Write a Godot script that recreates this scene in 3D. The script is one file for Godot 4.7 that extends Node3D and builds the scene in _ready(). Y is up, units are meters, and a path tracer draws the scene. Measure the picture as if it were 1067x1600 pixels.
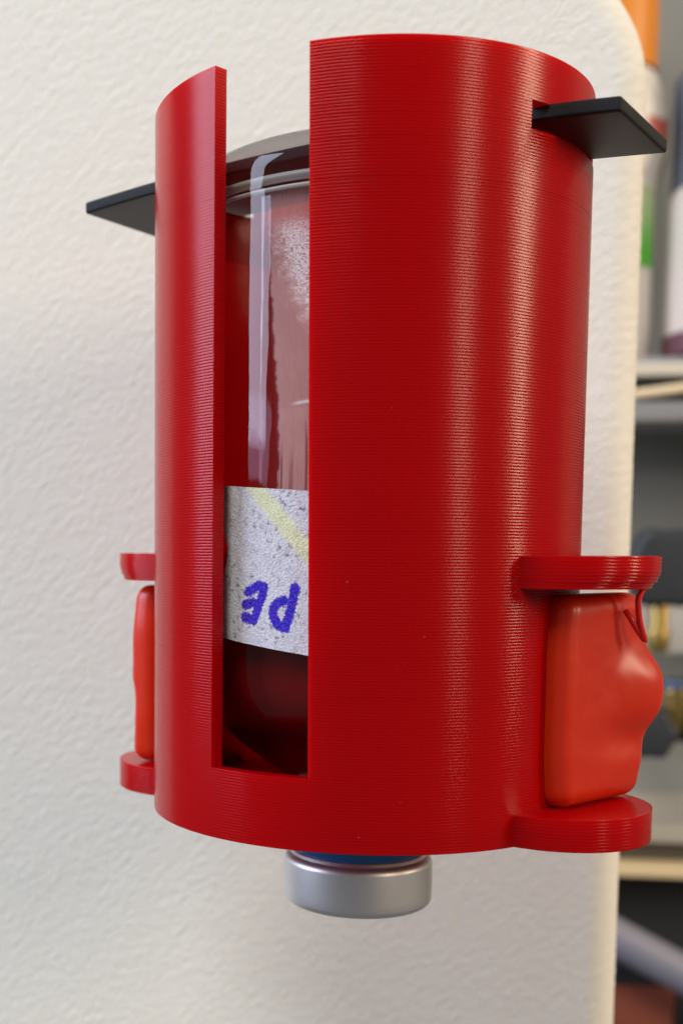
extends Node3D
# A red printed bottle holder with an upside-down serum bottle, in front of a white foam panel.
# All shape numbers are in millimetres; MM turns them into metres.

const MM := 0.001
const R_OUT := 30.0          # holder wall, outside
const R_IN := 28.0           # holder wall, inside
const LAYER := 0.38          # height of one printed layer
const RIDGE := 0.025         # how far each layer bulges
const LAYERS := 255
const TALL := LAYER * LAYERS
const LEDGE := 24            # layer at which the slot begins
const BAR_TURN := 28.3       # degrees, from +x towards the camera
const GLASS_R := 26.3

var rng := RandomNumberGenerator.new()
var noise_a := FastNoiseLite.new()
var noise_b := FastNoiseLite.new()
var noise_c := FastNoiseLite.new()


# ---------------------------------------------------------------- mesh helpers
class Shape:
	var v := PackedVector3Array()
	var n := PackedVector3Array()
	var uv := PackedVector2Array()
	var c := PackedColorArray()
	var idx := PackedInt32Array()
	var tint := Color(1, 1, 1)

	# rows x cols points in millimetres, row by row; normals are smoothed inside this one grid
	func grid(pts: PackedVector3Array, cols: int, flip := false, uvs := PackedVector2Array(), tints := PackedColorArray(), wrap := false) -> void:
		var rows := pts.size() / cols
		var at := v.size()
		var acc := PackedVector3Array()
		acc.resize(pts.size())
		for r in rows - 1:
			for k in cols - 1:
				var a := r * cols + k
				var b := a + 1
				var d := a + cols
				var e := d + 1
				if flip:
					var s := b
					b = d
					d = s
				var f := (pts[e] - pts[a]).cross(pts[b] - pts[a])
				var g := (pts[d] - pts[a]).cross(pts[e] - pts[a])
				acc[a] += f + g
				acc[e] += f + g
				acc[b] += f
				acc[d] += g
				idx.append_array([at + a, at + b, at + e, at + a, at + e, at + d])
		if wrap:
			for r in rows:
				var s2 := acc[r * cols] + acc[r * cols + cols - 1]
				acc[r * cols] = s2
				acc[r * cols + cols - 1] = s2
		for i in pts.size():
			v.append(pts[i] * 0.001)
			n.append(acc[i].normalized() if acc[i].length() > 1e-12 else Vector3.UP)
			uv.append(uvs[i] if uvs.size() else Vector2.ZERO)
			c.append(tints[i] if tints.size() else tint)

	func lathe(profile: Array, at := Vector3.ZERO, seg := 72, flip := false, axis := Basis(), a0 := 0.0, a1 := TAU) -> void:
		var pts := PackedVector3Array()
		for p: Vector2 in profile:
			for k in seg + 1:
				var t := lerpf(a0, a1, float(k) / seg)
				pts.append(at + axis * Vector3(p.x * sin(t), p.y, p.x * cos(t)))
		grid(pts, seg + 1, flip, PackedVector2Array(), PackedColorArray(), a1 - a0 > TAU - 0.001)

	# pieces of a profile that meet at sharp edges
	func lathe_sharp(pieces: Array, at := Vector3.ZERO, seg := 72, axis := Basis(), flip := false) -> void:
		for p: Array in pieces:
			lathe(p, at, seg, flip, axis)

	func tube(path: PackedVector3Array, radius: float, seg := 10) -> void:
		var pts := PackedVector3Array()
		var side := Vector3.UP
		for i in path.size():
			var along := (path[mini(i + 1, path.size() - 1)] - path[maxi(i - 1, 0)]).normalized()
			if absf(along.dot(side)) > 0.95:
				side = Vector3.RIGHT
			var u := along.cross(side).normalized()
			var w := u.cross(along).normalized()
			side = w
			for k in seg + 1:
				var t := TAU * k / seg
				pts.append(path[i] + (u * cos(t) + w * sin(t)) * radius)
		grid(pts, seg + 1, true, PackedVector2Array(), PackedColorArray(), true)

	func mesh() -> ArrayMesh:
		var a := []
		a.resize(Mesh.ARRAY_MAX)
		a[Mesh.ARRAY_VERTEX] = v
		a[Mesh.ARRAY_NORMAL] = n
		a[Mesh.ARRAY_TEX_UV] = uv
		a[Mesh.ARRAY_COLOR] = c
		a[Mesh.ARRAY_INDEX] = idx
		var m := ArrayMesh.new()
		m.add_surface_from_arrays(Mesh.PRIMITIVE_TRIANGLES, a)
		return m


# where soft_box puts a point of the box
class Bend:
	var mid := Vector3.ZERO
	func at(p: Vector3) -> Vector3:
		return p + mid


class BowedBar extends Bend:
	var along := Vector3.RIGHT
	var across := Vector3.BACK
	func at(p: Vector3) -> Vector3:
		var s: float = p.x - 4.09
		return along * s + across * (p.z + 1.48) + Vector3.UP * (92.0 + p.y - 0.0011 * s * s - 0.0212 * s)


# p.x outwards, p.y up, p.z along the wall
class Lump extends Bend:
	var side := 0
	var out := Vector3.RIGHT
	var tang := Vector3.BACK
	var rough: FastNoiseLite
	var middle := Vector3.ZERO
	func at(p: Vector3) -> Vector3:
		var q := p
		var face := smoothstep(-1.0, 3.0, p.x)
		if side == 0:
			var bulge := exp(-((p.z + 7.5) / 5.0) ** 2 - absf((p.y - 0.6) / 5.0) ** 3)
			q.x += face * (2.2 * bulge + 0.5 * exp(-((p.z + 5.0) / 5.0) ** 2 - ((p.y + 9.0) / 3.0) ** 2) - 0.35 * exp(-((p.z + 3.0) / 4.5) ** 2 - ((p.y + 5.2) / 2.2) ** 2))
			q.z -= (2.5 * exp(-absf((p.y - 0.6) / 5.4) ** 3) + 0.5 * exp(-((p.y + 8.0) / 3.0) ** 2)) * smoothstep(-2.0, -9.0, p.z)
		else:
			q.x += face * (0.7 * exp(-((p.z - 4.0) / 5.0) ** 2 - ((p.y + 0.5) / 1.8) ** 2) + 0.3 * sin(p.y * 0.35))
		q.x += face * 0.10 * rough.get_noise_2d(p.z * 1.4, p.y * 1.4)
		q.z *= 1.0 - 0.06 * smoothstep(6.0, 14.0, absf(p.y))
		return middle + out * q.x + tang * q.z + Vector3.UP * q.y


# a box with rounded edges, its points moved by bend(point) -> point (millimetres, own axes)
func soft_box(half: Vector3, soft: float, cuts: Vector3i, bend: Bend = null) -> ArrayMesh:
	var st := SurfaceTool.new()
	st.begin(Mesh.PRIMITIVE_TRIANGLES)
	st.set_smooth_group(0)
	var core := half - Vector3.ONE * soft
	for ax in 3:
		var u := (ax + 1) % 3
		var w := (ax + 2) % 3
		var lu := edge_list(half[u], soft, cuts[u])
		var lw := edge_list(half[w], soft, cuts[w])
		for s: float in [-1.0, 1.0]:
			for i in lu.size() - 1:
				for j in lw.size() - 1:
					var q := []
					for o: Vector2i in [Vector2i(0, 0), Vector2i(1, 0), Vector2i(1, 1), Vector2i(0, 1)]:
						var p := Vector3.ZERO
						p[ax] = s * half[ax]
						p[u] = lu[i + o.x]
						p[w] = lw[j + o.y]
						var k := p.clamp(-core, core)
						p = k + (p - k).normalized() * soft
						if bend:
							p = bend.at(p)
						q.append(p * MM)
					var order := [0, 2, 1, 0, 3, 2] if s > 0 else [0, 1, 2, 0, 2, 3]
					for k2: int in order:
						st.add_vertex(q[k2])
	st.generate_normals()
	st.index()
	return st.commit()


func edge_list(h: float, soft: float, cuts: int) -> PackedFloat32Array:
	var l := PackedFloat32Array()
	for a: float in [0.0, 0.45, 0.75]:   # the rounded rim, finer
		l.append(-h + soft * a)
	for i in cuts + 1:
		l.append(lerpf(-h + soft, h - soft, float(i) / cuts))
	for a: float in [0.75, 0.45, 0.0]:
		l.append(h - soft * a)
	return l


# ---------------------------------------------------------------- scene helpers
var taken := {}

func numbered(called: String) -> String:
	if not taken.has(called):
		taken[called] = 0
		return called
	taken[called] += 1
	return "%s_%03d" % [called, taken[called]]


func tag(o: Node3D, label: String, category: String, group := "") -> void:
	o.set_meta("label", label)
	o.set_meta("category", category)
	if group:
		o.set_meta("group", group)


func thing(called: String, label: String, category: String, at_mm := Vector3.ZERO, group := "") -> Node3D:
	var o := Node3D.new()
	o.name = numbered(called)
	add_child(o, true)
	o.position = at_mm * MM
	tag(o, label, category, group)
	return o


# a mesh modelled in the scene's own millimetres becomes a part of thing p
func part(p: Node3D, called: String, m: Mesh, mat: Material, label := "") -> MeshInstance3D:
	var o := MeshInstance3D.new()
	o.name = called
	o.mesh = m
	o.material_override = mat
	p.add_child(o, true)
	var up := p
	var off := Vector3.ZERO
	while up != self:
		off += up.position
		up = up.get_parent()
	o.position = -off
	if label:
		o.set_meta("label", label)
	return o


func structure(called: String, m: Mesh, mat: Material) -> MeshInstance3D:
	var o := MeshInstance3D.new()
	o.name = numbered(called)
	o.mesh = m
	o.material_override = mat
	add_child(o, true)
	o.set_meta("kind", "structure")
	return o


func lin(r: float, g: float, b: float, a := 1.0) -> Color:
	var c := Color(r, g, b).linear_to_srgb()
	c.a = a
	return c


func paint(c: Color, rough := 0.5, spec := 0.5) -> StandardMaterial3D:
	var m := StandardMaterial3D.new()
	m.albedo_color = c
	m.roughness = rough
	m.metallic_specular = spec
	return m


func noise_tex(freq: float, size := 512, kind := FastNoiseLite.TYPE_SIMPLEX_SMOOTH, sd := 1, octaves := 4) -> NoiseTexture2D:
	var f := FastNoiseLite.new()
	f.noise_type = kind
	f.frequency = freq
	f.seed = sd
	f.fractal_octaves = octaves
	var t := NoiseTexture2D.new()
	t.width = size
	t.height = size
	t.seamless = true
	t.noise = f
	return t


func area_light(called: String, at: Vector3, size: Vector2, energy: float, c: Color, aim := Vector3(0, 0.05, 0)) -> void:
	var l := AreaLight3D.new()
	l.name = called
	l.area_size = size
	l.light_energy = energy
	l.light_color = c
	l.shadow_enabled = true
	l.area_range = 6.0
	add_child(l, true)
	l.transform = Transform3D(Basis.looking_at(aim - at, Vector3.UP), at)


# ---------------------------------------------------------------- the scene
func _ready() -> void:
	rng.seed = 7
	noise_a.seed = 11
	noise_a.frequency = 0.35
	noise_a.fractal_octaves = 2
	noise_b.seed = 23
	noise_b.frequency = 0.12
	noise_c.seed = 5
	noise_c.noise_type = FastNoiseLite.TYPE_CELLULAR
	noise_c.frequency = 0.62
	noise_c.cellular_return_type = FastNoiseLite.RETURN_DISTANCE

	# camera: a crop of a phone picture, so the lens is shifted
	var cam := Camera3D.new()
	cam.name = "camera"
	add_child(cam)
	var ca := CameraAttributesPhysical.new()
	ca.frustum_focal_length = 20.0
	ca.exposure_aperture = 10.0
	ca.frustum_focus_distance = 0.160
	ca.frustum_near = 0.02
	ca.frustum_far = 20.0
	cam.attributes = ca
	cam.projection = Camera3D.PROJECTION_FRUSTUM
	cam.near = 0.02
	cam.far = 20.0
	cam.size = 2.0 * 0.41698 * 0.02
	cam.frustum_offset = Vector2(0.12639, 0.11905) * 0.02
	cam.transform = Transform3D(Basis(Vector3(0.98991, 0.00379, -0.14166), Vector3(-0.01625, 0.99608, -0.08696), Vector3(0.14077, 0.08838, 0.98609)).orthonormalized(), Vector3(0, 37.35, 179.67) * MM)
	cam.current = true

	# light: a window to the left, warm lamps to the right, the dim room all round
	var e := Environment.new()
	e.background_mode = Environment.BG_COLOR
	e.background_color = lin(0.12, 0.12, 0.12)
	e.tonemap_mode = Environment.TONE_MAPPER_LINEAR
	e.tonemap_exposure = 1.13
	e.sdfgi_enabled = true
	e.ssao_enabled = true
	e.ssil_enabled = true
	var we := WorldEnvironment.new()
	we.name = "environment"
	we.environment = e
	add_child(we)
	area_light("window_light", Vector3(-1.25, 0.64, 0.2), Vector2(0.9, 1.0), 2.3, Color(0.86, 0.89, 1.0))
	area_light("added_low_strip_light", Vector3(-1.25, 0.16, 0.2), Vector2(0.9, 0.09), 0.06, Color(0.80, 0.82, 1.0))  # added dim strip below the window, extends its reflection in the glass
	area_light("ceiling_lamp_light", Vector3(1.55, 0.75, 1.3), Vector2(0.28, 0.8), 1.25, Color(1.0, 0.89, 0.78))
	area_light("bench_lamp_light", Vector3(1.4, 0.55, 0.14), Vector2(0.2, 0.7), 1.1, Color(1.0, 0.89, 0.76))
	area_light("added_fill_light", Vector3(-0.55, 1.7, 1.3), Vector2(0.9, 0.9), 2.4, Color(0.98, 0.99, 0.97))  # unseen fill, added to light the foam from the front

	build_foam_panel()
	build_background()
	build_holder()
	build_bar()
	build_bottle()
	build_magnets()


# ---------------------------------------------------------------- foam panel
func foam_push(x: float, y: float) -> float:
	var wx := x + 0.7 * noise_a.get_noise_2d(x, y)
	var wy := y + 0.7 * noise_a.get_noise_2d(x + 90.0, y - 40.0)
	var bead := noise_a.get_noise_2d(x * 1.8, y * 1.8)
	return 0.11 * bead + 0.13 * noise_c.get_noise_2d(wx, wy) + 0.04 * noise_b.get_noise_2d(x, y)


func build_foam_panel() -> void:
	var foam := paint(lin(0.84, 0.845, 0.785), 0.75, 0.4)
	foam.uv1_triplanar = true
	foam.uv1_world_triplanar = true
	foam.uv1_scale = Vector3.ONE * 90.0
	foam.heightmap_enabled = true
	foam.heightmap_scale = 0.006
	foam.heightmap_texture = noise_tex(0.03, 512, FastNoiseLite.TYPE_SIMPLEX_SMOOTH, 3, 3)
	var x0 := -140.0
	var x1 := 50.6
	var y0 := -95.0
	var y1 := 150.0
	var front := -60.0
	var soft := 6.5
	var wide := 28.0      # corner radius
	var s := Shape.new()
	var nx := 340
	var ny := 430
	var pts := PackedVector3Array()
	for j in ny + 1:
		for i in nx + 1:
			# square grid to rounded rectangle; its rim rolls over
			var p := Vector2(lerpf(x0, x1, float(i) / nx), lerpf(y0, y1, float(j) / ny))
			var k := Vector2(clampf(p.x, x0 + wide, x1 - wide), clampf(p.y, y0 + wide, y1 - wide))
			var d := p - k
			var out := maxf(absf(d.x), absf(d.y))
			var q := k
			var z := front
			if out > 0.0:
				var over := maxf(out - (wide - soft), 0.0) / soft
				var reach := minf(out, wide - soft) + soft * sin(over * PI / 2)
				q = k + d.normalized() * reach
				z = front - soft * (1.0 - cos(over * PI / 2))
			var push := 0.85 * foam_push(p.x, p.y)
			pts.append(Vector3(q.x, q.y, z + push) + Vector3(d.x, d.y, 0) * 0.03 * push)
	s.grid(pts, nx + 1)
	# sides and back
	var rim := PackedVector2Array()
	for c: Array in [[x1 - wide, y0 + wide, -90.0], [x1 - wide, y1 - wide, 0.0], [x0 + wide, y1 - wide, 90.0], [x0 + wide, y0 + wide, 180.0]]:
		for k in 9:
			var t := deg_to_rad(c[2] + 90.0 * k / 8)
			rim.append(Vector2(c[0] + wide * cos(t), c[1] + wide * sin(t)))
	rim.append(rim[0])
	var side := PackedVector3Array()
	for z: float in [front - soft + 0.4, front - 15.0, front - 28.0]:
		for r in rim:
			side.append(Vector3(r.x, r.y, z))
	s.grid(side, rim.size(), true)
	var back := PackedVector3Array()
	for f: float in [1.0, 0.0]:
		for r in rim:
			back.append(Vector3(r.x * f - 45.0 * (1 - f), r.y * f, front - 28.0))
	s.grid(back, rim.size(), true)
	var o := MeshInstance3D.new()
	o.name = "foam_panel"
	o.mesh = s.mesh()
	o.material_override = foam
	add_child(o, true)
	tag(o, "large white foam panel with rounded corner standing behind the red holder", "foam panel")


# ---------------------------------------------------------------- red holder
func around(r: float, deg: float, y: float) -> Vector3:
	var t := deg_to_rad(deg)
	return Vector3(r * sin(t), y, r * cos(t))


func slot_right(y: float) -> float:
	return lerpf(-12.0, -13.75, (y - 9.0) / 88.0)


# the stretches of wall, in degrees from the camera side towards +x, that stand at layer i
func arcs_at(i: int) -> Array:
	if i < LEDGE:
		return [[-180.0, 180.0]]
	var y := (i + 0.5) * LAYER
	var right := slot_right(y)
	var out := []
	var r_hole := y > 87.6 and y < 91.3
	var l_hole := y > 90.0 and y < 93.2
	var from := -39.3 + 360.0
	if r_hole:
		out.append([right, 39.7])
		out.append([86.0, 217.7 if l_hole else from])
	else:
		out.append([right, 217.7 if l_hole else from])
	if l_hole:
		out.append([260.0, from])
	return out


func ring(s: Shape, a: float, b: float, y: float, up: bool) -> void:
	var n := maxi(2, int((b - a) / 4.0))
	var pts := PackedVector3Array()
	for r: float in [R_IN, R_OUT - 0.03]:
		for k in n + 1:
			pts.append(around(r, lerpf(a, b, float(k) / n), y))
	s.grid(pts, n + 1, not up)


func build_holder() -> void:
	var red := paint(lin(0.37, 0.0006, 0.002), 0.19, 0.28)
	red.subsurf_scatter_enabled = true
	red.subsurf_scatter_strength = 0.3
	var h := thing("bottle_holder", "red printed cylindrical bottle holder with front slot and four magnet ledges", "bottle holder")
	var s := Shape.new()
	var share := [0.0, 0.2, 0.5, 0.8, 1.0]
	for i in LAYERS:
		var y0 := i * LAYER
		var dr := rng.randf_range(-0.004, 0.004)
		if rng.randf() < 0.05:
			dr += rng.randf_range(-0.02, 0.02)
		if i > 224 and i < 238 and rng.randf() < 0.5:
			dr += rng.randf_range(-0.02, 0.02)      # a rougher patch near the top
		for arc: Array in arcs_at(i):
			var a: float = arc[0]
			var b: float = arc[1]
			var n := maxi(4, int((b - a) / 2.5))
			var pts := PackedVector3Array()
			var inner := PackedVector3Array()
			for u: float in share:
				var r := R_OUT + dr - RIDGE * (2.0 * u - 1.0) ** 2
				for k in n + 1:
					pts.append(around(r, lerpf(a, b, float(k) / n), y0 + u * LAYER))
			s.grid(pts, n + 1, false, PackedVector2Array(), PackedColorArray(), b - a > 359.0)
			for u: float in [0.0, 0.5, 1.0]:
				for k in n + 1:
					inner.append(around(R_IN - (0.05 if u == 0.5 else 0.0), lerpf(a, b, float(k) / n), y0 + u * LAYER))
			s.grid(inner, n + 1, true)
			if b - a < 359.0:
				for end in 2:
					var deg := b if end else a
					var face := PackedVector3Array()
					for u: float in share:
						var r := R_OUT + dr - RIDGE * (2.0 * u - 1.0) ** 2
						face.append(around(R_IN, deg + (0.0 if end else 0.0), y0 + u * LAYER))
						face.append(around(R_IN + 1.0, deg - (2 * end - 1) * 0.14 * (2.0 * u - 1.0) ** 2, y0 + u * LAYER))
						face.append(around(r, deg, y0 + u * LAYER))
					s.grid(face, 3, end == 0)
	ring(s, -180.0, 180.0, 0.0, false)
	for arc: Array in arcs_at(LAYERS - 1):
		ring(s, arc[0], arc[1], TALL, true)
	ring(s, -39.3, -12.0, LEDGE * LAYER, true)
	ring(s, 39.7, 86.0, ceilf(87.6 / LAYER - 0.5) * LAYER, true)
	ring(s, 39.7, 86.0, ceilf(91.3 / LAYER - 0.5) * LAYER, false)
	ring(s, 217.7, 260.0, ceilf(90.0 / LAYER - 0.5) * LAYER, true)
	ring(s, 217.7, 260.0, ceilf(93.2 / LAYER - 0.5) * LAYER, false)
	part(h, "cylinder_wall", s.mesh(), red)

	var f := Shape.new()
	f.lathe_sharp([[Vector2(28.1, 0.25), Vector2(10.4, 0.25)], [Vector2(10.4, 0.25), Vector2(10.4, 1.6)], [Vector2(10.4, 1.6), Vector2(12.0, 2.6), Vector2(28.1, 2.6)]], Vector3.ZERO, 64)
	part(h, "base_floor", f.mesh(), red)

	var bl := Shape.new()
	for k in 14:
		var at := around(R_OUT, rng.randf_range(-75.0, 85.0) if k % 3 else rng.randf_range(-10.0, 30.0), rng.randf_range(2.0, 94.0))
		var deg := rad_to_deg(atan2(at.x, at.z))
		if at.y > 9.0 and deg < -11.0 and deg > -41.0:
			continue
		var br := rng.randf_range(0.05, 0.10)
		bl.lathe([Vector2(0, -br), Vector2(br * 0.7, -br * 0.7), Vector2(br, 0), Vector2(br * 0.7, br * 0.7), Vector2(0, br)], at, 8)
	part(h, "print_blobs", bl.mesh(), paint(lin(0.55, 0.02, 0.02), 0.3)).set_meta("kind", "stuff")

	for side: float in [0.0, 180.0]:
		for upper in 2:
			part(h, "magnet_ledge", ledge_mesh(26.5 + side, 32.6 if upper else 0.0, upper == 1), red)
	# the stray loop of filament that hangs from the upper ledge on the right
	var curve := Curve3D.new()
	for p: Vector3 in [Vector3(36.7, 33.8, 13.2), Vector3(36.5, 33.0, 13.2), Vector3(35.9, 32.2, 13.3), Vector3(35.5, 30.9, 13.4), Vector3(35.7, 28.9, 13.2), Vector3(36.2, 26.9, 13.0), Vector3(36.7, 25.7, 12.6), Vector3(36.3, 26.2, 12.7), Vector3(35.5, 27.3, 12.9), Vector3(34.7, 28.6, 13.0), Vector3(34.1, 29.6, 12.6)]:
		curve.add_point(p)
	for i in range(1, curve.point_count - 1):
		var t := (curve.get_point_position(i + 1) - curve.get_point_position(i - 1)) * 0.17
		curve.set_point_in(i, -t)
		curve.set_point_out(i, t)
	curve.bake_interval = 0.25
	var st := Shape.new()
	st.tube(curve.get_baked_points(), 0.4, 10)
	part(h, "filament_string", st.mesh(), paint(lin(0.75, 0.02, 0.015), 0.25), "thin loose loop of red filament")


func ledge_outline(deg: float, inset: float, tip: float) -> PackedVector2Array:
	var out := PackedVector2Array()
	var r := 11.8 - inset
	out.append(Vector2(25.8, -r))
	for k in 33:
		var t := -PI / 2 + PI * k / 32
		var q := Vector2(29.3 + r * cos(t) - tip * maxf(cos(t), 0.0), r * sin(t))
		out.append(q)
	out.append(Vector2(25.8, r))
	var turn := deg_to_rad(deg)
	for i in out.size():
		# s runs outwards, t towards the camera side
		var s := out[i].x
		var t2 := out[i].y
		out[i] = Vector2(s * cos(turn) - t2 * sin(turn), s * sin(turn) + t2 * cos(turn))
	return out


func ledge_mesh(deg: float, y: float, upper: bool) -> ArrayMesh:
	var s := Shape.new()
	var layers := 10
	var lh := 0.41
	var n := ledge_outline(deg, 0, 0).size()
	for i in layers:
		var jit := rng.randf_range(-0.015, 0.015)
		var tip := 0.0
		if upper:
			tip = [1.1, 0.9, 0.45, 0.3, 0.1, 0.0, 0.0, 0.0, 0.0, 0.0][i]
		var pts := PackedVector3Array()
		for u: float in [0.0, 0.2, 0.5, 0.8, 1.0]:
			for q in ledge_outline(deg, jit + 0.035 * (2.0 * u - 1.0) ** 2, tip):
				pts.append(Vector3(q.x, y + (i + u) * lh, q.y))
		s.grid(pts, n, true)
	for top in 2:
		var pts2 := PackedVector3Array()
		var yy := y + layers * lh * top
		for k in 25:
			var inset := k * 0.46
			var tip0 := 1.1 if upper and not top else 0.0
			for q in ledge_outline(deg, inset + 0.09, tip0 * (1.0 - k / 24.0)):
				pts2.append(Vector3(q.x, yy + (0.035 * (k % 2) - 0.02) * (1.0 if top else -1.0), q.y))
		s.grid(pts2, n, top == 1)
	return s.mesh()


# ---------------------------------------------------------------- black bar
func build_bar() -> void:
	var black := paint(lin(0.010, 0.010, 0.011), 0.38, 0.32)
	black.uv1_triplanar = true
	black.uv1_scale = Vector3(900, 900, 160)
	black.heightmap_enabled = true
	black.heightmap_scale = 0.006
	black.heightmap_texture = noise_tex(0.05, 256, FastNoiseLite.TYPE_SIMPLEX_SMOOTH, 9, 3)
	var turn := deg_to_rad(BAR_TURN)
	var along := Vector3(cos(turn), 0, sin(turn))
	var across := Vector3(sin(turn), 0, -cos(turn))
	var bend := BowedBar.new()
	bend.along = along
	bend.across = across
	var m := soft_box(Vector3(41.55, 0.9, 9.61), 0.4, Vector3i(40, 2, 6), bend)
	var o := thing("retaining_bar", "black printed bar pushed through the top of the red holder, both ends sticking out", "bar", Vector3(0, 91, 0))
	part(o, "bar", m, black)


# ---------------------------------------------------------------- bottle
func build_bottle() -> void:
	var b := thing("serum_bottle", "clear glass serum bottle hanging upside down inside the red holder's slot", "bottle", Vector3(0, -14.2, 0))
	var glass := StandardMaterial3D.new()
	glass.transparency = BaseMaterial3D.TRANSPARENCY_ALPHA
	glass.albedo_color = Color(0.5, 0.5, 0.5, 0.004)
	glass.roughness = 0.0
	glass.metallic_specular = 0.43
	glass.uv1_triplanar = true
	glass.uv1_scale = Vector3(40, 14, 40)
	glass.heightmap_enabled = true
	glass.heightmap_scale = 0.005
	glass.heightmap_texture = noise_tex(0.012, 256, FastNoiseLite.TYPE_SIMPLEX_SMOOTH, 31, 3)
	var s := Shape.new()
	var outer := [Vector2(8.6, -6.0), Vector2(8.8, 1.0), Vector2(9.3, 2.0), Vector2(10.5, 2.9), Vector2(12.6, 4.2), Vector2(15.9, 6.4), Vector2(18.5, 8.3), Vector2(20.8, 10.3), Vector2(23.2, 12.8), Vector2(25.0, 15.6), Vector2(26.0, 18.5), Vector2(GLASS_R, 22.0)]
	outer.append(Vector2(GLASS_R, 50.0))
	outer.append(Vector2(GLASS_R, 82.0))
	s.lathe(outer, Vector3.ZERO, 128)
	s.lathe([Vector2(24.9, 30.0), Vector2(24.9, 56.0), Vector2(24.9, 82.0)], Vector3.ZERO, 128)
	part(b, "glass_body", s.mesh(), glass)

	# the foot of the bottle, and white front arcs painting in its refraction highlights
	var tinted := glass.duplicate()
	tinted.albedo_color = Color(0.20, 0.09, 0.08, 0.32)
	var foot := [Vector2(GLASS_R, 82.0), Vector2(GLASS_R, 84.6)]
	for k in 9:
		var t := PI / 2 * (k + 1) / 9.0
		foot.append(Vector2(21.3 + 5.0 * cos(t), 84.6 + 5.0 * sin(t)))
	foot.append(Vector2(19.0, 89.4))
	foot.append(Vector2(10.0, 88.6))
	foot.append(Vector2(0.0, 88.4))
	var fs := Shape.new()
	fs.lathe(foot, Vector3.ZERO, 128)
	part(b, "glass_foot", fs.mesh(), tinted)
	var glint_white := StandardMaterial3D.new()  # pale colour standing for light bent through the thick foot
	glint_white.transparency = BaseMaterial3D.TRANSPARENCY_ALPHA
	glint_white.albedo_color = Color(0.95, 0.95, 0.93, 0.6)
	glint_white.roughness = 0.3
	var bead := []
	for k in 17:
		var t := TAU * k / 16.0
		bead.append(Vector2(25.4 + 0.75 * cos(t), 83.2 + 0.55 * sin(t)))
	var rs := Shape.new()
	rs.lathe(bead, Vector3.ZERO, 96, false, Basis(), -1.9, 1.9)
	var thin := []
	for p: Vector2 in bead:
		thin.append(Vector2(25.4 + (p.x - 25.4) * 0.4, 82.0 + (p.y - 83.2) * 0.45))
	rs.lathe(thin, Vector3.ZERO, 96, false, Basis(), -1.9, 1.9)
	part(b, "painted_glint_ring", rs.mesh(), glint_white)

	# the liquid in the lower part
	var blood := paint(lin(0.12, 0.001, 0.002), 0.2, 0.25)
	var lq := Shape.new()
	var lp := [Vector2(7.6, -4.0), Vector2(7.6, 1.5), Vector2(8.6, 3.4), Vector2(12.0, 5.6), Vector2(15.0, 7.7), Vector2(17.4, 9.5), Vector2(19.5, 11.5), Vector2(21.6, 13.9), Vector2(23.1, 16.5), Vector2(23.8, 19.0)]
	lp.append(Vector2(24.05, 32.6))
	lq.lathe(lp, Vector3.ZERO, 96)
	lq.lathe([Vector2(24.05, 32.6), Vector2(23.2, 31.9), Vector2(0.0, 31.8)], Vector3.ZERO, 96)
	part(b, "dark_red_liquid", lq.mesh(), blood)

	build_film(b)
	build_label(b)

	# stopper and crimped cap
	var blue := paint(lin(0.010, 0.11, 0.34), 0.3, 0.5)
	var sp := Shape.new()
	sp.lathe_sharp([[Vector2(9.6, -0.2), Vector2(9.6, -5.9), Vector2(9.3, -6.5)], [Vector2(9.3, -6.5), Vector2(8.0, -7.2), Vector2(0.0, -7.2)]], Vector3.ZERO, 64, Basis(), true)
	part(b, "blue_collar", sp.mesh(), blue)
	var metal := paint(lin(0.82, 0.82, 0.82), 0.44)
	metal.metallic = 1.0
	metal.uv1_triplanar = true
	metal.uv1_scale = Vector3(140, 500, 140)
	metal.heightmap_enabled = true
	metal.heightmap_scale = 0.0004
	metal.heightmap_texture = noise_tex(0.02, 256, FastNoiseLite.TYPE_SIMPLEX_SMOOTH, 17, 3)
	var cp := Shape.new()
	var prof := [Vector2(8.9, -6.5), Vector2(9.4, -6.35), Vector2(9.75, -6.5)]
	for k in 7:
		var t := PI / 2 * k / 6.0
		prof.append(Vector2(9.75 + 1.05 * sin(t), -8.0 + 1.1 * cos(t)))
	prof.append(Vector2(10.85, -10.0))
	prof.append(Vector2(10.8, -12.2))
	for k in 7:
		var t := PI / 2 * (k + 1) / 7.0
		prof.append(Vector2(9.5 + 1.3 * cos(t), -12.9 - 1.3 * sin(t)))
	prof.append(Vector2(0.0, -14.2))
	cp.lathe(prof, Vector3.ZERO, 96, true)
	part(b, "crimp_cap", cp.mesh(), metal)


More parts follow.
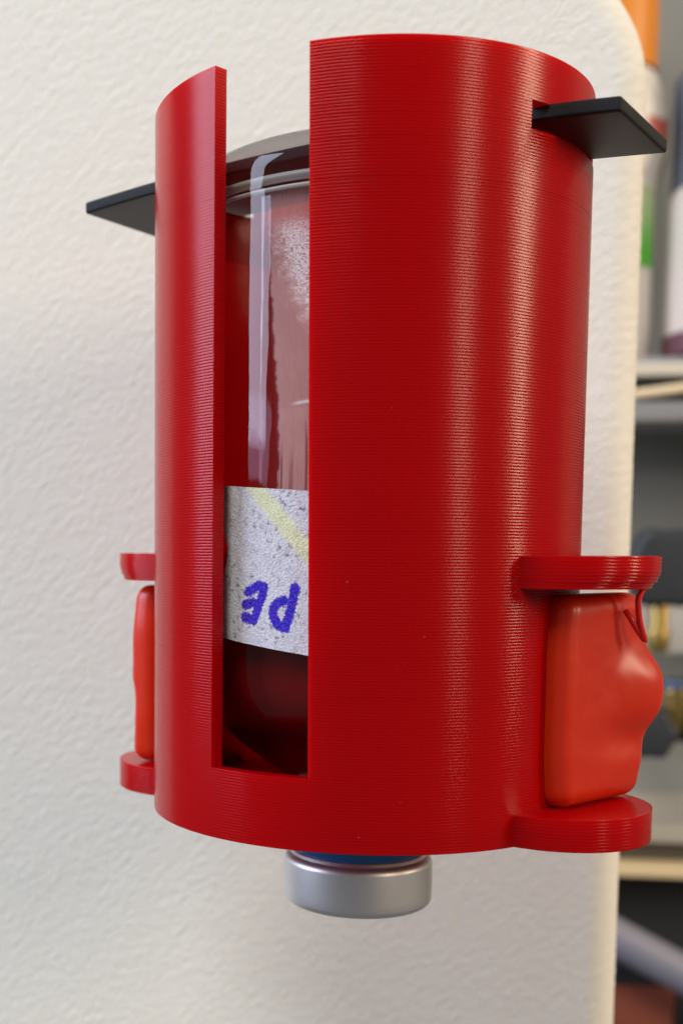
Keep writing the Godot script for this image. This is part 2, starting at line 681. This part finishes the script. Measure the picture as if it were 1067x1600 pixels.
# dried pinkish film on the inside of the glass, with drips near its lower edge
func build_film(b: Node3D) -> void:
	var w := 480
	var hgt := 760
	var im := Image.create(w, hgt, false, Image.FORMAT_RGBA8)
	var f1 := FastNoiseLite.new()
	f1.seed = 41
	f1.frequency = 0.02
	var f2 := FastNoiseLite.new()
	f2.seed = 42
	f2.frequency = 0.09
	f2.fractal_type = FastNoiseLite.FRACTAL_RIDGED
	for y in hgt:
		for x in w:
			var up := 1.0 - float(y) / hgt      # 0 at the liquid, 1 at the foot
			var across := float(x) / w
			var a := 0.72 + 0.16 * f1.get_noise_2d(x * 0.4, y * 0.16) + 0.07 * f2.get_noise_2d(x * 2.0, y * 0.2)
			a -= 0.34 * smoothstep(0.70, 0.95, up)
			# vertical runs of cleared glass low down
			var run := f1.get_noise_2d(x * 2.2, 7.0)
			a -= 0.55 * smoothstep(0.18, 0.36, run) * smoothstep(0.42, 0.32, up + 0.10 * f1.get_noise_2d(x * 1.4, 80.0))
			# the crinkled patch of dried foam: slanting fine creases, with their sparkle painted in pale
			var cx := across - (0.14 + 0.62 * (0.94 - up)) + 0.05 * f1.get_noise_2d(x * 2.0, y * 2.0)
			var warp := 9.0 * f1.get_noise_2d(x * 1.5, y * 1.5)
			var crinkle := f2.get_noise_2d(x * 1.0 + warp + y * 0.5, y * 2.0 + warp)
			var band := smoothstep(0.20, 0.05, absf(cx)) * smoothstep(0.60, 0.68, up) * smoothstep(0.95, 0.88, up)
			a += band * (0.5 * maxf(crinkle, 0.0) + 0.1)
			var light := clampf(band * (crinkle + 0.18) * 1.9, 0.0, 1.0)
			# tide mark of an older filling
			var tide := exp(-((up - 0.455 - 0.02 * sin(across * 4.0)) / 0.0045) ** 2) * smoothstep(0.06, 0.12, across)
			light = maxf(light, 0.8 * tide)
			a += 0.3 * tide + 0.08 * smoothstep(0.455, 0.45, up) * smoothstep(0.40, 0.43, up)
			var c := Color(0.86, 0.64, 0.62).lerp(Color(1.0, 0.96, 0.97), light)
			c.a = clampf(a * smoothstep(0.0, 0.02, across + 0.012 * f1.get_noise_2d(3.0, y * 1.5)), 0.0, 0.97)
			im.set_pixel(x, y, c)
	var m := StandardMaterial3D.new()
	m.albedo_texture = ImageTexture.create_from_image(im)
	m.transparency = BaseMaterial3D.TRANSPARENCY_ALPHA
	m.roughness = 0.35
	m.backlight_enabled = true
	m.backlight = Color(0.6, 0.6, 0.6)
	var pts := PackedVector3Array()
	var uvs := PackedVector2Array()
	var cols := 41
	for r in 31:
		var up := r / 30.0
		for k in cols:
			var t := float(k) / (cols - 1)
			pts.append(around(24.7, lerpf(-28.5 + 2.0 * sin(up * 5.0), 40.0, t), lerpf(33.0, 82.0, up)))
			uvs.append(Vector2(t, 1.0 - up))
	var s := Shape.new()
	s.grid(pts, cols, false, uvs)
	part(b, "dried_film", s.mesh(), m)


func line_far(p: Vector2, line: PackedVector2Array) -> float:
	var best := 1e9
	for i in line.size() - 1:
		best = minf(best, p.distance_to(Geometry2D.get_closest_point_to_segment(p, line[i], line[i + 1])))
	return best


# paper label, lettered by hand with a blue marker; x runs from its torn edge (mm), y is height (mm)
func build_label(b: Node3D) -> void:
	var ppm := 20.0
	var wide := 34.0
	var low := 22.0
	var high := 46.0
	var w := int(wide * ppm)
	var h := int((high - low) * ppm)
	var im := Image.create(w, h, false, Image.FORMAT_RGB8)
	var hm := Image.create(w, h, false, Image.FORMAT_RGB8)
	var strokes := [
		PackedVector2Array([Vector2(7.75, 32.6), Vector2(7.5, 31.6), Vector2(6.95, 30.1), Vector2(6.2, 28.3)]),
		PackedVector2Array([Vector2(7.75, 32.6), Vector2(6.9, 32.75), Vector2(5.9, 32.25), Vector2(5.3, 31.95)]),
		PackedVector2Array([Vector2(7.1, 30.4), Vector2(5.95, 30.55), Vector2(4.85, 30.25)]),
		PackedVector2Array([Vector2(6.2, 28.3), Vector2(5.4, 28.5), Vector2(4.75, 28.7)]),
		PackedVector2Array([Vector2(12.15, 32.6), Vector2(11.9, 31.3), Vector2(11.45, 29.4), Vector2(10.85, 27.6)]),
		PackedVector2Array([Vector2(10.85, 27.5), Vector2(9.8, 27.9), Vector2(9.15, 28.9), Vector2(9.1, 29.9), Vector2(9.8, 30.7), Vector2(10.6, 30.95)]),
	]
	var fine := FastNoiseLite.new()
	fine.seed = 51
	fine.frequency = 0.11
	fine.fractal_octaves = 3
	var fleck := FastNoiseLite.new()
	fleck.seed = 52
	fleck.frequency = 0.05
	fleck.fractal_octaves = 4
	for y in h:
		for x in w:
			var p := Vector2(x / ppm, high - y / ppm)
			var f := fine.get_noise_2d(x, y * 1.2)
			var g := fleck.get_noise_2d(x, y)
			var c := Color(0.81, 0.80, 0.83) * (1.0 + 0.14 * f - 0.08 * maxf(g, 0.0))
			c = c.lerp(Color(0.42, 0.37, 0.43), smoothstep(0.20, 0.6, g + 0.45 * f) * smoothstep(-0.2, 0.3, fleck.get_noise_2d(x * 0.25 + 300.0, y * 0.25)) * 0.75)
			# printed yellow stripe, running down to the right
			var across := (p - Vector2(6.4, 45.2)).dot(Vector2(8.2, 7.4).normalized())
			c = c.lerp(Color(0.86, 0.86, 0.68) * (1.0 + 0.1 * f), 0.85 * smoothstep(1.5, 0.7, absf(across) + 0.5 * f))
			c = c.lerp(Color(0.79, 0.76, 0.68), 0.55 * smoothstep(3.6, 0.8, p.x + 1.2 * g))
			if p.x < 13.5 and p.y < 34.0 and p.y > 26.0:
				var far := 9.0
				for l: PackedVector2Array in strokes:
					far = minf(far, line_far(p, l))
				var ink := smoothstep(0.74, 0.52, far + 0.3 * f)
				c = c.lerp(Color(0.18 + 0.12 * g + 0.12 * f, 0.09, 0.70 + 0.2 * f), ink * clampf(0.9 + 0.5 * f, 0.0, 1.0))
			im.set_pixel(x, y, c)
			var k := clampf(0.5 + 0.5 * f + 0.3 * g, 0.0, 1.0)
			hm.set_pixel(x, y, Color(k, k, k))
	var m := StandardMaterial3D.new()
	m.albedo_texture = ImageTexture.create_from_image(im)
	m.roughness = 0.9
	m.metallic_specular = 0.3
	m.heightmap_enabled = true
	m.heightmap_scale = 0.008
	m.heightmap_texture = ImageTexture.create_from_image(hm)
	var torn := [Vector2(-0.2, 45.63), Vector2(-0.2, 44.1), Vector2(0.55, 43.1), Vector2(0.6, 41.2), Vector2(1.3, 39.2), Vector2(1.2, 37.1), Vector2(0.55, 35.6), Vector2(0.6, 31.6), Vector2(0.55, 29.5), Vector2(-0.15, 28.4), Vector2(-0.2, 25.85)]
	var s := Shape.new()
	for layer in 2:
		var pts := PackedVector3Array()
		var uvs := PackedVector2Array()
		var cols := 49
		for r in 41:
			var t := r / 40.0
			var k := t * 10.0
			var i := mini(int(k), 9)
			var edge: Vector2 = torn[i].lerp(torn[i + 1], k - i)
			var x0 := edge.x + 0.12 * noise_a.get_noise_1d(r * 9.0)
			for c2 in cols:
				var x := lerpf(x0, 33.5, (float(c2) / (cols - 1)) ** 1.3)
				var top := 45.63 - 0.075 * x
				var bottom := 25.85 - 0.127 * x
				if x > 14.0:
					bottom = 24.07
					top = 44.58
				var y := lerpf(top, bottom, t)
				pts.append(around(GLASS_R + (0.2 if layer == 0 else 0.06) + 0.13 * noise_a.get_noise_2d(x * 2.0, y * 1.1), -44.0 + rad_to_deg(x / 26.4), y))
				uvs.append(Vector2((x + 0.3) / wide, (high - y) / (high - low)))
		s.grid(pts, cols, layer == 0, uvs)
	part(b, "paper_label", s.mesh(), m, "torn white paper label with a yellow stripe and PE in blue marker, upside down")


# ---------------------------------------------------------------- dipped magnets
func build_magnets() -> void:
	var coat := paint(lin(0.54, 0.022, 0.003), 0.33, 0.45)
	coat.subsurf_scatter_enabled = true
	coat.subsurf_scatter_strength = 0.3
	for side in 2:
		var deg := 43.0 if side == 0 else 207.0
		var turn := deg_to_rad(deg)
		var out := Vector3(cos(turn), 0, sin(turn))
		var tang := Vector3(-sin(turn), 0, cos(turn))
		if side == 1:
			tang = -tang
		var label := "lumpy orange-red dipped magnet between the ledges on the holder's right" if side == 0 else "slim orange-red dipped magnet between the ledges on the holder's left, by the foam"
		var o := thing("dipped_magnet", label, "magnet", (out * 33.0 + Vector3.UP * 4.1), "orange-red magnets between the holder's ledges")
		var bend := Lump.new()
		bend.side = side
		bend.out = out
		bend.tang = tang
		bend.rough = noise_b
		bend.middle = Vector3(32.0, 18.0, 14.0) - out * 2.6 if side == 0 else out * 32.9 + Vector3.UP * 18.0
		part(o, "rubber_skin", soft_box(Vector3(2.6, 13.8, 9.3), 2.2, Vector3i(4, 40, 30), bend), coat)


# ---------------------------------------------------------------- blurred laboratory behind
func box_mesh(lo: Vector3, hi: Vector3, soft := 0.8) -> ArrayMesh:
	var mid := (lo + hi) / 2
	var bend := Bend.new()
	bend.mid = mid
	return soft_box((hi - lo) / 2, soft, Vector3i.ONE, bend)


func build_background() -> void:
	var wall := paint(lin(0.21, 0.215, 0.19), 0.8)
	structure("wall", box_mesh(Vector3(-500, -500, -525), Vector3(900, 700, -505)), wall)
	var grey := paint(lin(0.30, 0.30, 0.29), 0.5)
	var cream := paint(lin(0.62, 0.56, 0.44), 0.6)

	# shelf with a raised lip, standing on brackets at the wall
	var sh := thing("wall_shelf", "grey wall shelf with pale front rails carrying the bottles", "shelf", Vector3(200, 96, -460))
	part(sh, "shelf_board", box_mesh(Vector3(60, 120, -505.5), Vector3(520, 127, -424)), grey)
	part(sh, "front_rail", box_mesh(Vector3(60, 117.5, -424), Vector3(520, 123.5, -418)), cream)
	part(sh, "lower_rail", box_mesh(Vector3(60, 97, -432), Vector3(520, 106, -420)), grey)
	part(sh, "back_plate", box_mesh(Vector3(60, 96, -470), Vector3(520, 119.9, -462)), paint(lin(0.15, 0.155, 0.16), 0.6))

	# wash bottle
	var wb := thing("wash_bottle", "white plastic bottle with orange cap and green label on the shelf", "bottle", Vector3(112, 127.1, -450))
	var white := paint(lin(0.72, 0.69, 0.64), 0.45)
	var body := Shape.new()
	body.lathe_sharp([[Vector2(0, 127.1), Vector2(22, 127.1)], [Vector2(22, 127.1), Vector2(23, 129), Vector2(23, 205), Vector2(24.5, 212), Vector2(27.5, 222), Vector2(28, 240), Vector2(26, 250), Vector2(21.5, 260), Vector2(17, 266)]], Vector3(112, 0, -450), 48)
	part(wb, "body", body.mesh(), white)
	var cap := Shape.new()
	cap.lathe_sharp([[Vector2(21.8, 262), Vector2(21.8, 318), Vector2(20.5, 320)], [Vector2(20.5, 320), Vector2(0, 320)]], Vector3(112, 0, -450), 48)
	part(wb, "orange_cap", cap.mesh(), paint(lin(0.72, 0.24, 0.008), 0.4))
	var lab := Shape.new()
	var pts := PackedVector3Array()
	var tints := PackedColorArray()
	for r in 9:
		for k in 21:
			var t := lerpf(-60.0, 62.0, k / 20.0)
			pts.append(Vector3(112, 0, -450) + around(23.3, t, lerpf(170.0, 208.0, r / 8.0)))
			tints.append(Color(0.07, 0.46, 0.012).lerp(Color(0.50, 0.60, 0.35), smoothstep(0.1, 1.0, r / 8.0)))
	lab.grid(pts, 21, false, PackedVector2Array(), tints)
	var print_ := paint(Color.WHITE, 0.5)
	print_.vertex_color_use_as_albedo = true
	part(wb, "green_label", lab.mesh(), print_)
	var mark := Shape.new()
	mark.lathe([Vector2(28.2, 226), Vector2(28.3, 236)], Vector3(112, 0, -450), 8, false, Basis(), deg_to_rad(30), deg_to_rad(62))
	part(wb, "red_mark", mark.mesh(), paint(lin(0.5, 0.12, 0.09), 0.5))

	var jar := thing("pale_jar", "pale jar with dark lid and maroon foot at the shelf's right", "jar", Vector3(168, 127.1, -440))
	var jb := Shape.new()
	jb.lathe_sharp([[Vector2(0, 134), Vector2(27, 134), Vector2(28, 136), Vector2(28, 200), Vector2(26, 205)]], Vector3(168, 0, -440), 40)
	part(jar, "jar_body", jb.mesh(), paint(lin(0.66, 0.56, 0.47), 0.5))
	var jf := Shape.new()
	jf.lathe_sharp([[Vector2(0, 127.1), Vector2(28, 127.1), Vector2(29, 129), Vector2(29, 138), Vector2(27.5, 139)]], Vector3(168, 0, -440), 40)
	part(jar, "maroon_foot", jf.mesh(), paint(lin(0.12, 0.04, 0.05), 0.5))
	var jl := Shape.new()
	jl.lathe_sharp([[Vector2(26, 205), Vector2(27, 206), Vector2(27, 256), Vector2(25, 258)], [Vector2(25, 258), Vector2(0, 258)]], Vector3(168, 0, -440), 40)
	part(jar, "lid", jl.mesh(), paint(lin(0.09, 0.10, 0.115), 0.5))

	# cable slung below the shelf
	var cb := Shape.new()
	var path := PackedVector3Array()
	for k in 25:
		var t := k / 24.0
		path.append(Vector3(lerpf(60, 300, t), 104.0 + 34.0 * t * t + 9.0 * t - 1.0, lerpf(-406, -400, t)))
	cb.tube(path, 2.4, 12)
	var cable := MeshInstance3D.new()
	cable.name = "cream_cable"
	cable.mesh = cb.mesh()
	cable.material_override = paint(lin(0.78, 0.62, 0.40), 0.5)
	add_child(cable, true)
	tag(cable, "cream cable slung along the front of the grey shelf", "cable")

	# gas taps on a pale plate
	var tp := thing("tap_plate", "pale mounting plate behind the two dark gas taps", "plate", Vector3(160, -14, -470))
	part(tp, "plate", box_mesh(Vector3(112, -14, -470), Vector3(210, 12, -455), 2.0), paint(lin(0.42, 0.40, 0.35), 0.5))
	part(tp, "arm", box_mesh(Vector3(150, -8, -507), Vector3(170, 6, -469), 2.0), grey)
	var dark := paint(lin(0.022, 0.026, 0.03), 0.5)
	var brass := paint(lin(0.55, 0.38, 0.12), 0.35)
	brass.metallic = 1.0
	for k in 2:
		var at := Vector3(131, 30, -384) if k == 0 else Vector3(141, -43, -384)
		var t := thing("gas_tap", "upper dark gas tap with a broad lobed knob" if k == 0 else "lower dark gas tap with twin knobs and a blue ring", "tap", at + Vector3(0, 0, -80), "dark gas taps behind the holder")
		var axis := Basis(Vector3.RIGHT, PI / 2)
		if k == 0:
			part(t, "knob", lobed_knob(at, 17.5, 13.0), dark)
			var stem := Shape.new()
			stem.lathe([Vector2(0, -7), Vector2(4.5, -7), Vector2(4.5, -80)], at, 20, true, axis)
			part(t, "stem", stem.mesh(), brass)
			var spout := Shape.new()
			spout.lathe_sharp([[Vector2(0, -8), Vector2(4, -8), Vector2(4, -28), Vector2(5, -28), Vector2(5, -36), Vector2(3, -38), Vector2(0, -38)]], at + Vector3(1, 0, -12), 20, Basis(), true)
			part(t, "spout", spout.mesh(), brass)
		else:
			for s: float in [-1.0, 1.0]:
				part(t, "knob", lobed_knob(at + Vector3(14.0 * s, 0, 0), 11.0, 14.0), dark)
			var stem2 := Shape.new()
			stem2.lathe([Vector2(0, 0), Vector2(5, 0), Vector2(5, 17), Vector2(6, 17), Vector2(6, 22), Vector2(0, 22)], at + Vector3(-2, 0, -4), 20)
			part(t, "stem", stem2.mesh(), brass)
			var blue_ring := Shape.new()
			blue_ring.lathe([Vector2(5.2, 19), Vector2(7, 19.5), Vector2(7, 23), Vector2(5.2, 23.5)], at + Vector3(-2, 0, -4), 20)
			part(t, "blue_ring", blue_ring.mesh(), paint(lin(0.06, 0.09, 0.15), 0.5))
			part(t, "cross_pipe", box_mesh(at + Vector3(-18, -4, -8), at + Vector3(18, 4, -4), 1.5), dark)
			part(t, "mount", box_mesh(at + Vector3(-5, -5, -122), at + Vector3(5, 5, -7), 1.5), dark)

	# lower trunking with a pale strip
	var tr := thing("cable_trunking", "grey trunking with two pale strips below the gas taps", "trunking", Vector3(200, -118, -460))
	part(tr, "trunk", box_mesh(Vector3(60, -112, -505.5), Vector3(520, -101, -432)), paint(lin(0.14, 0.125, 0.10), 0.6))
	part(tr, "upper_strip", box_mesh(Vector3(60, -101, -505.5), Vector3(520, -93, -420)), paint(lin(0.40, 0.36, 0.27), 0.5))
	part(tr, "lower_strip", box_mesh(Vector3(60, -117.5, -505.5), Vector3(520, -112, -418)), paint(lin(0.66, 0.50, 0.27), 0.5))

	var pipe := Shape.new()
	var p2 := PackedVector3Array()
	for k in 25:
		var t := k / 24.0
		p2.append(Vector3(lerpf(80, 320, t), lerpf(-120, -232, t) - 4.0 * sin(t * PI), -395 + 10 * t))
	pipe.tube(p2, 9.0, 20)
	var hose := MeshInstance3D.new()
	hose.name = "grey_hose"
	hose.mesh = pipe.mesh()
	hose.material_override = paint(lin(0.21, 0.21, 0.25), 0.45)
	add_child(hose, true)
	tag(hose, "grey hose slanting down to the right below the trunking", "hose")

	var dk := thing("dark_cabinet", "black cabinet recess under the pale strips", "cabinet", Vector3(200, -500, -470))
	part(dk, "carcass", box_mesh(Vector3(60, -500, -505.5), Vector3(520, -118.5, -440)), paint(lin(0.012, 0.012, 0.014), 0.6))
	var bx := thing("brown_box", "reddish brown box at the bottom right behind the grey hose", "box", Vector3(150, -300, -425))
	part(bx, "carton", box_mesh(Vector3(60, -300, -438), Vector3(149, -166, -408), 2.0), paint(lin(0.25, 0.055, 0.025), 0.7))
	part(bx, "dark_rim", box_mesh(Vector3(59, -166, -439), Vector3(150, -158, -407), 1.0), dark)


func lobed_knob(at: Vector3, r: float, deep: float) -> ArrayMesh:
	var s := Shape.new()
	var pts := PackedVector3Array()
	var seg := 72
	for p: Vector2 in [Vector2(0, 0.5), Vector2(0.8, 0.5), Vector2(0.95, 0.44), Vector2(1, 0.3), Vector2(1, -0.35), Vector2(0.9, -0.5), Vector2(0, -0.5)]:
		for k in seg + 1:
			var t := TAU * k / seg
			var q := r * p.x * (1.0 + 0.07 * cos(6.0 * t) * p.x)
			pts.append(at + Vector3(q * cos(t), q * sin(t), deep * p.y))
	s.grid(pts, seg + 1, true, PackedVector2Array(), PackedColorArray(), true)
	return s.mesh()
